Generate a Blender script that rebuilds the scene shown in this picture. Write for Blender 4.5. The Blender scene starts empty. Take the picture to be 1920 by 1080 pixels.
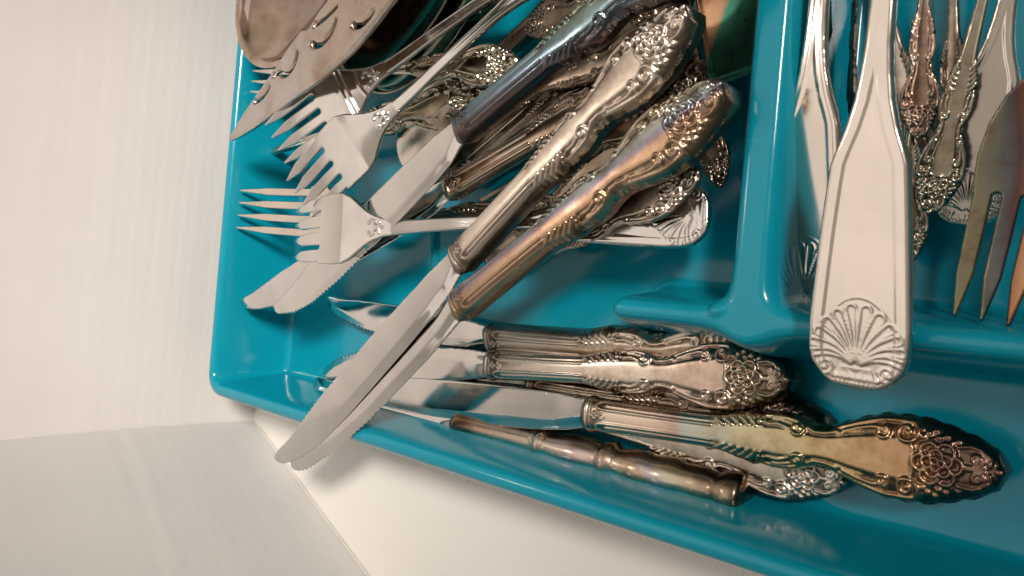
import bpy, math, random
import numpy as np
from mathutils import Matrix, Vector

rng = np.random.RandomState(7)
random.seed(7)
S = bpy.context.scene
COL = S.collection
MM = 0.001

# ------------------------------------------------------------------ camera
T = math.radians(42); RHO = math.radians(5); FPX = 1428.0; DIST = 0.27
_r0 = np.array([math.cos(T), 0, -math.sin(T)]); _u0 = np.array([0, 1.0, 0])
CB = np.array([math.sin(T), 0, math.cos(T)])
CR = math.cos(RHO)*_r0 + math.sin(RHO)*_u0
CU = -math.sin(RHO)*_r0 + math.cos(RHO)*_u0
CP = CB*DIST
cam_d = bpy.data.cameras.new('camera'); cam = bpy.data.objects.new('camera', cam_d); COL.objects.link(cam)
cam.matrix_world = Matrix(((CR[0], CU[0], CB[0], CP[0]), (CR[1], CU[1], CB[1], CP[1]), (CR[2], CU[2], CB[2], CP[2]), (0, 0, 0, 1)))
cam_d.sensor_width = 36; cam_d.lens = FPX/1920*36; cam_d.clip_start = 0.005; cam_d.clip_end = 50
cam_d.dof.use_dof = True; cam_d.dof.focus_distance = 0.255; cam_d.dof.aperture_fstop = 40
S.camera = cam

# ------------------------------------------------------------------ world + lamps (indoor room light)
w = bpy.data.worlds.new('World'); S.world = w; w.use_nodes = True
nt = w.node_tree; nt.nodes.clear()
wo = nt.nodes.new('ShaderNodeOutputWorld'); bg = nt.nodes.new('ShaderNodeBackground')
tc = nt.nodes.new('ShaderNodeTexCoord'); sx = nt.nodes.new('ShaderNodeSeparateXYZ'); cr = nt.nodes.new('ShaderNodeValToRGB')
nt.links.new(tc.outputs['Generated'], sx.inputs[0]); nt.links.new(sx.outputs['Z'], cr.inputs[0])
nt.links.new(cr.outputs[0], bg.inputs[0]); nt.links.new(bg.outputs[0], wo.inputs[0])
e = cr.color_ramp.elements
e[0].position = 0.0; e[0].color = (0.10, 0.085, 0.07, 1)
e[1].position = 0.95; e[1].color = (0.42, 0.37, 0.32, 1)
x = e.new(0.35); x.color = (0.11, 0.09, 0.075, 1)
bg.inputs[1].default_value = 0.85
S.view_settings.view_transform = 'Standard'; S.view_settings.look = 'None'; S.view_settings.exposure = 0.1
S.view_settings.gamma = 1.0

def spot(name, loc, tgt, power, radius, deg, blend, color):
    d = bpy.data.lights.new(name, 'SPOT'); o = bpy.data.objects.new(name, d); COL.objects.link(o)
    o.location = loc
    o.rotation_euler = (Vector(tgt)-Vector(loc)).to_track_quat('-Z', 'Y').to_euler()
    d.energy = power; d.shadow_soft_size = radius; d.spot_size = math.radians(deg); d.spot_blend = blend; d.color = color
    return o
spot('key_spot', (0.75, 0.43, 0.92), (-0.155, 0.0, 0.0), 80.0, 0.13, 20.5, 0.65, (1.0, 0.905, 0.82))  # key light; cone narrowed so its soft edge imitates the phone's shadow
ld = bpy.data.lights.new('wall_lamp', 'POINT'); lo_ = bpy.data.objects.new('wall_lamp', ld); COL.objects.link(lo_)
lo_.location = (-0.80, 0.22, 1.02); ld.energy = 3.2; ld.shadow_soft_size = 0.035; ld.color = (1.0, 0.90, 0.80)
ad = bpy.data.lights.new('ceiling_bounce', 'AREA'); ao = bpy.data.objects.new('ceiling_bounce', ad); COL.objects.link(ao)
ao.location = (-0.52, 0.10, 1.12); ad.shape = 'RECTANGLE'; ad.size = 1.45; ad.size_y = 1.35; ad.energy = 3.25; ad.color = (1.0, 0.895, 0.81)
ao.rotation_euler = (Vector((0, 0, 0))-ao.location).to_track_quat('-Z', 'Y').to_euler()

# ------------------------------------------------------------------ helpers
def P(px, py, z):
    """point (mm) where the line of sight through a photo pixel meets the height z (mm)"""
    d = CR*(px-960)/FPX - CU*(py-540)/FPX - CB
    k = (z*MM-CP[2])/d[2]
    return (CP+d*k)/MM

def tag(o, label=None, cat=None, group=None, kind=None):
    if label: o['label'] = label
    if cat: o['category'] = cat
    if group: o['group'] = group
    if kind: o['kind'] = kind
    return o

def empty(name, M, label, cat, group=None):
    o = bpy.data.objects.new(name, None); COL.objects.link(o); o.matrix_world = M; o.empty_display_size = 0.01
    return tag(o, label, cat, group)

def link(name, me, mat, parent=None):
    o = bpy.data.objects.new(name, me); COL.objects.link(o)
    if parent is not None: o.parent = parent
    if mat is not None:
        if not me.materials: me.materials.append(mat)
        o.material_slots[0].link = 'OBJECT'; o.material_slots[0].material = mat
    return o

def mesh_np(name, V, Q, relief=None, smooth=True):
    """mesh in metres from verts in mm and quads"""
    me = bpy.data.meshes.new(name)
    V = np.asarray(V, dtype=np.float64)*MM; Q = np.asarray(Q, dtype=np.int32)
    n = Q.shape[1]
    me.vertices.add(len(V)); me.vertices.foreach_set('co', V.ravel().astype(np.float32))
    me.loops.add(Q.size); me.loops.foreach_set('vertex_index', Q.ravel())
    me.polygons.add(len(Q)); me.polygons.foreach_set('loop_start', (np.arange(len(Q))*n).astype(np.int32))
    me.polygons.foreach_set('loop_total', np.full(len(Q), n, dtype=np.int32))
    me.update(calc_edges=True); me.validate()
    if smooth: me.polygons.foreach_set('use_smooth', np.ones(len(me.polygons), dtype=bool))
    if relief is not None and len(me.vertices) == len(relief):
        a = me.attributes.new('relief', 'FLOAT', 'POINT'); a.data.foreach_set('value', np.asarray(relief, dtype=np.float32))
    return me

def sheet(name, phi, bbox, res, top, bot, relief=None, resy=None):
    """solid plate: 2D outline phi<0, top(x,y,d), bot(x,y,d) with d = distance inside the outline"""
    x0, x1, y0, y1 = bbox; resy = resy or res
    nx = int((x1-x0)/res)+1; ny = int((y1-y0)/resy)+1
    X, Y = np.meshgrid(np.linspace(x0, x1, nx), np.linspace(y0, y1, ny), indexing='ij')
    F = phi(X, Y)
    c = (F[:-1, :-1]+F[1:, :-1]+F[:-1, 1:]+F[1:, 1:])/4
    keep = c < 0
    used = np.zeros((nx, ny), bool)
    used[:-1, :-1] |= keep; used[1:, :-1] |= keep; used[:-1, 1:] |= keep; used[1:, 1:] |= keep
    # corner cells kept all round -> interior vertex
    kp = np.zeros((nx+1, ny+1), bool); kp[1:-1, 1:-1] = keep
    inner = kp[:-1, :-1] & kp[1:, :-1] & kp[:-1, 1:] & kp[1:, 1:]
    bd = used & ~inner
    bx, by = X[bd].copy(), Y[bd].copy(); h = 0.02
    for _ in range(5):
        f = phi(bx, by); gx = (phi(bx+h, by)-phi(bx-h, by))/(2*h); gy = (phi(bx, by+h)-phi(bx, by-h))/(2*h)
        g2 = gx*gx+gy*gy+1e-6
        sx_ = np.clip(f*gx/g2, -res, res); sy_ = np.clip(f*gy/g2, -resy, resy)
        bx -= sx_; by -= sy_
    X[bd] = bx; Y[bd] = by
    idx = -np.ones((nx, ny), int); idx[used] = np.arange(used.sum())
    xs, ys = X[used], Y[used]; N = len(xs)
    d = np.maximum(-phi(xs, ys), 0); d[bd[used]] = 0
    zt = top(xs, ys, d); zb = bot(xs, ys, d)
    V = np.concatenate([np.stack([xs, ys, zt], 1), np.stack([xs, ys, zb], 1)])
    i, j = np.where(keep)
    q = np.stack([idx[i, j], idx[i+1, j], idx[i+1, j+1], idx[i, j+1]], 1)
    Q = [q, q[:, ::-1]+N]
    E = []
    k1 = kp[1:-1, :-2] == 0; m = keep & k1; i, j = np.where(m); E.append((idx[i, j], idx[i+1, j]))
    m = keep & ~kp[1:-1, 2:]; i, j = np.where(m); E.append((idx[i+1, j+1], idx[i, j+1]))
    m = keep & ~kp[:-2, 1:-1]; i, j = np.where(m); E.append((idx[i, j+1], idx[i, j]))
    m = keep & ~kp[2:, 1:-1]; i, j = np.where(m); E.append((idx[i+1, j], idx[i+1, j+1]))
    for a, b in E: Q.append(np.stack([b, a, a+N, b+N], 1))
    rl = None
    if relief is not None:
        r_ = relief(xs, ys, d); rl = np.concatenate([r_, np.zeros(N)])
    return mesh_np(name, V, np.concatenate(Q), rl)

def prof(pts, n=2001, k=9):
    """smooth 1-D profile through points"""
    p = np.array(pts, float); t = np.linspace(p[0, 0], p[-1, 0], n); v = np.interp(t, p[:, 0], p[:, 1])
    pad = np.pad(v, k*2, mode='edge'); ker = np.hanning(2*k*2+1); ker /= ker.sum()
    v2 = np.convolve(pad, ker, 'valid')
    v2[0], v2[-1] = v[0], v[-1]
    return lambda x: np.interp(x, t, v2)

def seg_dist(X, Y, pts):
    d = np.full(X.shape, 1e9); p = np.asarray(pts, float)
    for (ax, ay), (bx, by) in zip(p[:-1], p[1:]):
        vx, vy = bx-ax, by-ay; L2 = vx*vx+vy*vy+1e-9
        t = np.clip(((X-ax)*vx+(Y-ay)*vy)/L2, 0, 1)
        d = np.minimum(d, (X-ax-t*vx)**2+(Y-ay-t*vy)**2)
    return np.sqrt(d)

class Relief:
    """raised chased ornament: ridges and beads, heights in mm"""
    def __init__(s): s.r = []
    def ridge(s, pts, w, h, taper=False): s.r.append(('r', np.array(pts, float), w, h)); return s
    def bump(s, x, y, r, h): s.r.append(('b', (x, y), r, h)); return s
    def mirror(s):
        for k, g, w, h in list(s.r):
            if k == 'r': s.r.append((k, g*np.array([1, -1]), w, h))
            else: s.r.append((k, (g[0], -g[1]), w, h))
        return s
    def __call__(s, X, Y):
        out = np.zeros(X.shape)
        for k, g, w, h in s.r:
            if k == 'r': lo = g.min(0)-w; hi = g.max(0)+w
            else: lo = np.array(g)-w; hi = np.array(g)+w
            m = (X > lo[0]) & (X < hi[0]) & (Y > lo[1]) & (Y < hi[1])
            if not m.any(): continue
            if k == 'r': d = seg_dist(X[m], Y[m], g)
            else: d = np.hypot(X[m]-g[0], Y[m]-g[1])
            v = h*np.clip(1-(d/w)**2, 0, 1)**0.8
            out[m] = np.maximum(out[m], v)
        return out

def spiral(cx, cy, r0, r1, a0, turns, n=22):
    t = np.linspace(0, 1, n); a = math.radians(a0)+turns*2*math.pi*t; r = r0+(r1-r0)*t
    return np.stack([cx+r*np.cos(a), cy+r*np.sin(a)], 1)

def frame(A, B, roll=0.0):
    """matrix with local x running A->B, z up turned by roll; A, B in mm"""
    A = Vector(A)*MM; B = Vector(B)*MM; ex = (B-A).normalized()
    ez = Vector((0, 0, 1)); ez = (ez-ex*ez.dot(ex)).normalized()
    ez = Matrix.Rotation(math.radians(roll), 3, ex) @ ez
    ey = ez.cross(ex)
    return ex, ey, ez, A, (B-A).length

def place(pa, za, pb, zb, xa, xb, roll=0, scale=None, la=0.0, lb=0.0):
    """matrix that puts local (xa,0,la) at pixel pa / height za and (xb,0,lb) at pb / zb"""
    A0, B0 = Vector(P(*pa, za)), Vector(P(*pb, zb)); A1, B1 = A0, B0
    for _ in range(5):
        ex, ey, ez, A, L = frame(A1, B1, roll); s = scale or L/((xb-xa)*MM)
        A1 = A0-ez*s*la; B1 = B0-ez*s*lb
    ex, ey, ez, A, L = frame(A1, B1, roll); s = scale or L/((xb-xa)*MM)
    o = A-ex*xa*MM*s
    M = Matrix(((ex.x*s, ey.x*s, ez.x*s, o.x), (ex.y*s, ey.y*s, ez.y*s, o.y), (ex.z*s, ey.z*s, ez.z*s, o.z), (0, 0, 0, 1)))
    return M, s

# ------------------------------------------------------------------ materials
def nodes(name):
    m = bpy.data.materials.new(name); m.use_nodes = True; n = m.node_tree
    return m, n, n.nodes['Principled BSDF']

def ramp(n, stops):
    r = n.nodes.new('ShaderNodeValToRGB'); el = r.color_ramp.elements
    el[0].position = stops[0][0]; el[0].color = (*stops[0][1], 1)
    el[1].position = stops[-1][0]; el[1].color = (*stops[-1][1], 1)
    for p_, c in stops[1:-1]:
        q = el.new(p_); q.color = (*c, 1)
    return r

SILVER = (0.78, 0.735, 0.69)
def metal(name, stops=None, axis=(0, 0, 0), off=0.0, noise=0.0, nscale=60.0, rough=0.14, base=SILVER, patina=(0.07, 0.05, 0.035), recess=0.0, rnoise=0.08, bump=0.02, stretch=(1, 1, 1)):
    """silver whose tarnish film changes colour along axis (per mm) with noise; recess = strength of dark patina in the chasing"""
    m, n, b = nodes(name); L = n.links.new
    b.inputs['Metallic'].default_value = 1.0
    tcn = n.nodes.new('ShaderNodeTexCoord')
    mp = n.nodes.new('ShaderNodeMapping'); mp.inputs['Scale'].default_value = stretch
    L(tcn.outputs['Object'], mp.inputs[0])
    no = n.nodes.new('ShaderNodeTexNoise'); no.inputs['Scale'].default_value = nscale; no.inputs['Detail'].default_value = 4
    L(mp.outputs[0], no.inputs['Vector'])
    if stops:
        dt = n.nodes.new('ShaderNodeVectorMath'); dt.operation = 'DOT_PRODUCT'
        L(tcn.outputs['Object'], dt.inputs[0]); dt.inputs[1].default_value = [a*1000 for a in axis]
        ad_ = n.nodes.new('ShaderNodeMath'); ad_.operation = 'MULTIPLY_ADD'
        L(no.outputs['Fac'], ad_.inputs[0]); ad_.inputs[1].default_value = noise*2; ad_.inputs[2].default_value = off-noise
        s_ = n.nodes.new('ShaderNodeMath'); L(dt.outputs['Value'], s_.inputs[0]); L(ad_.outputs[0], s_.inputs[1])
        rp = ramp(n, stops); L(s_.outputs[0], rp.inputs[0]); colr = rp.outputs[0]
        # rubbed and stained blotches
        nb = n.nodes.new('ShaderNodeTexNoise'); nb.inputs['Scale'].default_value = 95; nb.inputs['Detail'].default_value = 7; nb.inputs['Roughness'].default_value = 0.65
        L(tcn.outputs['Object'], nb.inputs['Vector'])
        rb_ = ramp(n, [(0.34, (0.56, 0.48, 0.41)), (0.46, (0.90, 0.85, 0.80)), (0.56, (1, 1, 1))]); L(nb.outputs['Fac'], rb_.inputs[0])
        mb = n.nodes.new('ShaderNodeMixRGB'); mb.blend_type = 'MULTIPLY'; mb.inputs[0].default_value = 0.75
        L(colr, mb.inputs[1]); L(rb_.outputs[0], mb.inputs[2]); colr = mb.outputs[0]
    else:
        rp = ramp(n, [(0.35, tuple(c*0.89 for c in base)), (0.62, base)]); L(no.outputs['Fac'], rp.inputs[0]); colr = rp.outputs[0]
    if recess > 0:
        at = n.nodes.new('ShaderNodeAttribute'); at.attribute_name = 'relief'
        mr = n.nodes.new('ShaderNodeMapRange'); mr.inputs[1].default_value = 0.0; mr.inputs[2].default_value = 0.75
        mr.inputs[3].default_value = recess; mr.inputs[4].default_value = 0.0
        L(at.outputs['Fac'], mr.inputs[0])
        mx = n.nodes.new('ShaderNodeMixRGB'); L(mr.outputs[0], mx.inputs[0]); L(colr, mx.inputs[1]); mx.inputs[2].default_value = (*patina, 1)
        colr = mx.outputs[0]
    L(colr, b.inputs['Base Color'])
    # smudges: patchy gloss, hair scratches
    n2 = n.nodes.new('ShaderNodeTexNoise'); n2.inputs['Scale'].default_value = 140; n2.inputs['Detail'].default_value = 6
    L(tcn.outputs['Object'], n2.inputs['Vector'])
    mr2 = n.nodes.new('ShaderNodeMapRange'); mr2.inputs[1].default_value = 0.3; mr2.inputs[2].default_value = 0.75
    mr2.inputs[3].default_value = max(rough-rnoise*0.5, 0.02); mr2.inputs[4].default_value = rough+rnoise
    L(n2.outputs['Fac'], mr2.inputs[0]); L(mr2.outputs[0], b.inputs['Roughness'])
    mp3 = n.nodes.new('ShaderNodeMapping'); mp3.inputs['Scale'].default_value = (12, 260, 60)
    L(tcn.outputs['Object'], mp3.inputs[0])
    n3 = n.nodes.new('ShaderNodeTexNoise'); n3.inputs['Scale'].default_value = 12; n3.inputs['Detail'].default_value = 5
    L(mp3.outputs[0], n3.inputs['Vector'])
    bp = n.nodes.new('ShaderNodeBump'); bp.inputs['Strength'].default_value = bump; bp.inputs['Distance'].default_value = 0.0004
    L(n3.outputs['Fac'], bp.inputs['Height']); L(bp.outputs[0], b.inputs['Normal'])
    return m

steel = metal('polished_stainless', rough=0.07, rnoise=0.09, base=(0.745, 0.71, 0.68), bump=0.03)
steel_fork = metal('satin_stainless', rough=0.13, rnoise=0.07, base=(0.77, 0.73, 0.69), recess=0.0, bump=0.02)
steel_plain = metal('stainless_handle', rough=0.12, rnoise=0.06, base=(0.84, 0.765, 0.69), recess=0.0, bump=0.012)
C_S = (0.68, 0.60, 0.52); C_G = (0.62, 0.52, 0.37); C_O = (0.56, 0.41, 0.27); C_B = (0.36, 0.40, 0.46); C_P = (0.44, 0.35, 0.38)
C_Y = (0.56, 0.53, 0.39); C_PK = (0.66, 0.51, 0.43)
PAT = (0.115, 0.085, 0.062)
def dull(st, k=0.25, g=0.98): return [(p_, tuple(g*((1-k)*v+k*sum(c)/3*t) for v, t in zip(c, (1.08, 1.0, 0.92)))) for p_, c in st]
silver = metal('worn_silver', [(0, (0.52, 0.42, 0.34)), (0.35, C_S), (0.65, (0.71, 0.62, 0.53)), (1, (0.50, 0.41, 0.33))], (0, 0, 0), 0.45, 0.55, 45, 0.30, recess=0.8, rnoise=0.1, patina=PAT)
silver_p = metal('bright_worn_silver', base=(0.80, 0.71, 0.62), rough=0.18)
silver_b = metal('worn_silver_pink_end', [(0, C_S), (0.55, (0.78, 0.69, 0.59)), (0.76, C_PK), (0.84, (0.42, 0.34, 0.26)), (1, (0.32, 0.27, 0.20))], (0.0095, 0, 0), 0.0, 0.08, 60, 0.23, recess=0.82, patina=PAT)
irid = metal('rainbow_tarnish', dull([(0, (0.44, 0.32, 0.22)), (0.20, (0.60, 0.43, 0.27)), (0.36, (0.58, 0.35, 0.19)), (0.45, (0.46, 0.29, 0.20)), (0.50, (0.34, 0.24, 0.30)), (0.545, (0.25, 0.30, 0.38)), (0.61, (0.40, 0.46, 0.45)), (0.76, (0.52, 0.47, 0.34)), (1, (0.46, 0.37, 0.28))], 0.28), (0, 0.055, 0), 0.47, 0.24, 48, 0.28, recess=0.66, stretch=(0.3, 1, 1), patina=PAT)
blue_t = metal('blue_black_tarnish', [(0, (0.13, 0.09, 0.08)), (0.2, (0.19, 0.155, 0.16)), (0.33, (0.14, 0.17, 0.21)), (0.5, (0.20, 0.29, 0.33)), (0.68, (0.38, 0.46, 0.38)), (0.86, (0.42, 0.36, 0.27)), (1, (0.54, 0.47, 0.37))], (0.0035, 0.055, 0), 0.33, 0.18, 30, 0.22, recess=0.62, stretch=(0.5, 1, 1), patina=PAT)
gold_t = metal('yellow_gold_tarnish', dull([(0, (0.76, 0.65, 0.53)), (0.22, (0.72, 0.56, 0.43)), (0.31, (0.52, 0.38, 0.32)), (0.36, (0.44, 0.48, 0.45)), (0.46, (0.55, 0.51, 0.33)), (0.58, (0.54, 0.46, 0.26)), (0.70, (0.60, 0.43, 0.23)), (0.82, (0.48, 0.29, 0.16)), (0.87, (0.24, 0.15, 0.11)), (1, (0.22, 0.14, 0.11))], 0.08), (0.0095, 0.004, 0), 0.0, 0.12, 45, 0.24, recess=0.74, patina=PAT)
brown_t = metal('brown_tarnish', [(0, (0.42, 0.31, 0.23)), (0.3, (0.58, 0.42, 0.30)), (0.5, (0.68, 0.54, 0.42)), (0.7, C_S), (1, (0.44, 0.38, 0.31))], (0, 0.03, 0), 0.45, 0.3, 45, 0.22, recess=0.7, patina=PAT)
dark_t = metal('dark_tarnish', [(0, (0.10, 0.08, 0.06)), (0.4, (0.26, 0.21, 0.165)), (0.6, (0.40, 0.33, 0.26)), (1, (0.20, 0.19, 0.17))], (0, 0, 0), 0.5, 0.5, 70, 0.24, recess=0.85)
olive_t = metal('olive_tarnish', [(0, (0.55, 0.46, 0.36)), (0.5, (0.58, 0.53, 0.42)), (1, (0.40, 0.38, 0.32))], (0, 0, 0), 0.5, 0.5, 40, 0.13, recess=0.75, patina=PAT)
rose_t = metal('rose_copper_tarnish', [(0, (0.52, 0.35, 0.27)), (0.5, (0.62, 0.46, 0.37)), (1, (0.46, 0.36, 0.35))], (0, 0, 0), 0.5, 0.5, 60, 0.16, recess=0.75, patina=PAT)
bamboo_t = metal('banded_tarnish', [(0, (0.26, 0.16, 0.11)), (0.06, (0.34, 0.21, 0.14)), (0.14, (0.66, 0.46, 0.33)), (0.40, (0.74, 0.63, 0.54)), (0.55, (0.60, 0.50, 0.48)), (0.62, (0.76, 0.65, 0.53)), (0.72, (0.64, 0.49, 0.39)), (0.76, (0.45, 0.44, 0.47)), (0.82, (0.55, 0.51, 0.38)), (0.90, (0.46, 0.37, 0.26)), (0.96, (0.13, 0.10, 0.08)), (1, (0.10, 0.08, 0.06))], (0.0090, 0.012, 0), 0.0, 0.22, 60, 0.24)
server_t = metal('mauve_tarnish', [(0, (0.46, 0.43, 0.43)), (0.35, (0.58, 0.53, 0.51)), (0.5, (0.58, 0.48, 0.40)), (0.60, (0.44, 0.38, 0.41)), (0.75, (0.60, 0.53, 0.46)), (1, (0.48, 0.42, 0.40))], (0.001, 0.012, 0), 0.40, 0.55, 28, 0.15, recess=0.0, stretch=(0.5, 1, 1))
bowl_t = metal('amber_bowl_tarnish', [(0, (0.26, 0.23, 0.15)), (0.35, (0.42, 0.34, 0.24)), (0.5, (0.62, 0.47, 0.38)), (0.7, (0.50, 0.39, 0.35)), (1, (0.36, 0.34, 0.27))], (0, 0, 0), 0.5, 0.9, 26, 0.07, rnoise=0.04)
fork_t = metal('peacock_tarnish', [(0, (0.44, 0.38, 0.24)), (0.2, (0.40, 0.37, 0.25)), (0.30, (0.22, 0.24, 0.25)), (0.40, (0.20, 0.13, 0.14)), (0.50, (0.36, 0.18, 0.10)), (0.62, (0.48, 0.28, 0.15)), (0.78, (0.26, 0.20, 0.20)), (1, (0.42, 0.25, 0.14))], (0.004, -0.030, 0), 0.40, 0.34, 34, 0.13, stretch=(0.4, 1, 1))
copper_t = metal('copper_tarnish_teal_reflection', [(0, (0.05, 0.22, 0.16)), (0.46, (0.07, 0.28, 0.20)), (0.50, (0.46, 0.27, 0.16)), (1, (0.56, 0.34, 0.21))], (0.010, 0.016, 0), 0.06, 0.03, 30, 0.28)  # brown is tarnish; green stops paint the teal tray's reflection into the copper
deep_t = metal('deep_bowl_tarnish', [(0, (0.26, 0.22, 0.15)), (0.5, (0.38, 0.34, 0.25)), (1, (0.28, 0.28, 0.23))], (0, 0, 0), 0.5, 0.5, 40, 0.10)

def plastic(name):
    m, n, b = nodes(name); L = n.links.new
    tcn = n.nodes.new('ShaderNodeTexCoord'); no = n.nodes.new('ShaderNodeTexNoise'); no.inputs['Scale'].default_value = 30; no.inputs['Detail'].default_value = 5
    L(tcn.outputs['Object'], no.inputs['Vector'])
    rp = ramp(n, [(0.3, (0.0015, 0.262, 0.368)), (0.7, (0.0025, 0.285, 0.394))]); L(no.outputs['Fac'], rp.inputs[0]); L(rp.outputs[0], b.inputs['Base Color'])
    n2 = n.nodes.new('ShaderNodeTexNoise'); n2.inputs['Scale'].default_value = 90; n2.inputs['Detail'].default_value = 7
    L(tcn.outputs['Object'], n2.inputs['Vector'])
    mr = n.nodes.new('ShaderNodeMapRange'); mr.inputs[1].default_value = 0.3; mr.inputs[2].default_value = 0.8; mr.inputs[3].default_value = 0.10; mr.inputs[4].default_value = 0.24
    L(n2.outputs['Fac'], mr.inputs[0]); L(mr.outputs[0], b.inputs['Roughness'])
    # fine knife scratches and dull scuffs from use
    mps = n.nodes.new('ShaderNodeMapping'); mps.inputs['Rotation'].default_value = (0, 0, 0.5); mps.inputs['Scale'].default_value = (14, 420, 60)
    L(tcn.outputs['Object'], mps.inputs[0])
    ns = n.nodes.new('ShaderNodeTexNoise'); ns.inputs['Scale'].default_value = 3; ns.inputs['Detail'].default_value = 3; L(mps.outputs[0], ns.inputs['Vector'])
    ms = n.nodes.new('ShaderNodeMapRange'); ms.inputs[1].default_value = 0.66; ms.inputs[2].default_value = 0.74; ms.inputs[3].default_value = 0.0; ms.inputs[4].default_value = 0.22
    L(ns.outputs['Fac'], ms.inputs[0])
    mxs = n.nodes.new('ShaderNodeMixRGB'); L(ms.outputs[0], mxs.inputs[0]); L(rp.outputs[0], mxs.inputs[1]); mxs.inputs[2].default_value = (0.06, 0.36, 0.42, 1)
    L(mxs.outputs[0], b.inputs['Base Color'])
    b.inputs['IOR'].default_value = 1.46
    b.inputs['Subsurface Weight'].default_value = 0.0
    bp = n.nodes.new('ShaderNodeBump'); bp.inputs['Strength'].default_value = 0.06; bp.inputs['Distance'].default_value = 0.0006
    n3 = n.nodes.new('ShaderNodeTexNoise'); n3.inputs['Scale'].default_value = 45
    L(tcn.outputs['Object'], n3.inputs['Vector']); L(n3.outputs['Fac'], bp.inputs['Height']); L(bp.outputs[0], b.inputs['Normal'])
    return m
teal = plastic('teal_plastic')

def paper(name, c1, c2, rough=0.7, specks=False, bumpd=0.0002):
    m, n, b = nodes(name); L = n.links.new
    tcn = n.nodes.new('ShaderNodeTexCoord'); no = n.nodes.new('ShaderNodeTexNoise'); no.inputs['Scale'].default_value = 9; no.inputs['Detail'].default_value = 8
    L(tcn.outputs['Object'], no.inputs['Vector'])
    rp = ramp(n, [(0.35, c1), (0.65, c2)]); L(no.outputs['Fac'], rp.inputs[0]); col = rp.outputs[0]
    if specks:
        vo = n.nodes.new('ShaderNodeTexVoronoi'); vo.inputs['Scale'].default_value = 28; L(tcn.outputs['Object'], vo.inputs['Vector'])
        mr = n.nodes.new('ShaderNodeMapRange'); mr.inputs[1].default_value = 0.012; mr.inputs[2].default_value = 0.03; mr.inputs[3].default_value = 0.35; mr.inputs[4].default_value = 0.0
        L(vo.outputs['Distance'], mr.inputs[0])
        mx = n.nodes.new('ShaderNodeMixRGB'); L(mr.outputs[0], mx.inputs[0]); L(col, mx.inputs[1]); mx.inputs[2].default_value = (0.35, 0.27, 0.2, 1); col = mx.outputs[0]
    L(col, b.inputs['Base Color']); b.inputs['Roughness'].default_value = rough
    n3 = n.nodes.new('ShaderNodeTexNoise'); n3.inputs['Scale'].default_value = 350; n3.inputs['Detail'].default_value = 6
    L(tcn.outputs['Object'], n3.inputs['Vector'])
    bp = n.nodes.new('ShaderNodeBump'); bp.inputs['Strength'].default_value = 0.25; bp.inputs['Distance'].default_value = bumpd
    L(n3.outputs['Fac'], bp.inputs['Height']); L(bp.outputs[0], b.inputs['Normal'])
    return m
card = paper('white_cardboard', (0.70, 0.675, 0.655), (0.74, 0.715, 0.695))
card_shaded = paper('shaded_white_cardboard', (0.60, 0.595, 0.575), (0.65, 0.64, 0.62))  # same white card, greyed to put the side panel's shade into its colour
cut = paper("cut_cardboard_edge", (0.60, 0.55, 0.49), (0.70, 0.66, 0.60), 0.9)
tabm = paper('white_laminate', (0.79, 0.765, 0.73), (0.82, 0.795, 0.755), 0.42, True, 0.00004)

# ------------------------------------------------------------------ setting: table, corrugated box walls
def grid_plane(name, nx, ny, fn):
    u, v = np.meshgrid(np.linspace(0, 1, nx), np.linspace(0, 1, ny), indexing='ij')
    V = fn(u.ravel(), v.ravel()); i, j = np.meshgrid(np.arange(nx-1), np.arange(ny-1), indexing='ij'); a = (i*ny+j).ravel()
    return mesh_np(name, V, np.stack([a, a+ny, a+ny+1, a+1], 1))
tbl = link('tabletop', grid_plane('tabletop', 40, 40, lambda u, v: np.stack([-900+1900*u, -900+1800*v, -2.0+0*u], 1)), tabm)
tag(tbl, kind='structure')

def flute(s, seed):
    r = np.random.RandomState(seed); out = np.zeros_like(s)
    out += 0.012*np.sin(s*2*math.pi/5.2+1.1*np.sin(s/23.0))*(0.8+0.6*np.sin(s/31.0))
    for k in range(5): out += 0.016*np.sin(s*2*math.pi/(13+9*k)+r.rand()*6)
    return out
BX, BY = -168.0, -78.0
def back_wall(u, v):
    y = BY+430*u; z = -2+262*v
    n = flute(z, 1)+0.5*np.sin(y/60.0)*np.sin(z/45.0+1)
    # a soft rounded fold where the two panels meet
    return np.stack([BX+n-1.5*np.exp(-((y-BY)/3.0)**2)*0, y, z], 1)
WD = np.array([99.0, -46.0]); WD /= np.linalg.norm(WD); WN = np.array([-WD[1], WD[0]])
def side_wall(u, v):
    s = 470*u; z = -2+262*v
    n = flute(z+3, 2)+0.6*np.sin(s/50.0+2)*np.sin(z/40.0)
    n = n+0.12*np.exp(-((z-58-0.12*s)/2.6)**2)-0.11*np.exp(-((z-64-0.12*s)/3.0)**2)
    return np.stack([BX+WD[0]*s+WN[0]*n, BY+WD[1]*s+WN[1]*n, z], 1)
boxe = bpy.data.objects.new('cardboard_box', None); COL.objects.link(boxe); boxe.location = (BX*MM, BY*MM, 0)
tag(boxe, 'white corrugated cardboard box whose upright panels stand beyond the tray at the left', 'box')
def boxpart(name, me, mat):
    o = link(name, me, mat, boxe); o.location = (-BX*MM, -BY*MM, 0); return o
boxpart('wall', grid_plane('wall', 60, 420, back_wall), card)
boxpart('wall', grid_plane('wall', 60, 420, side_wall), card_shaded)
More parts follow.
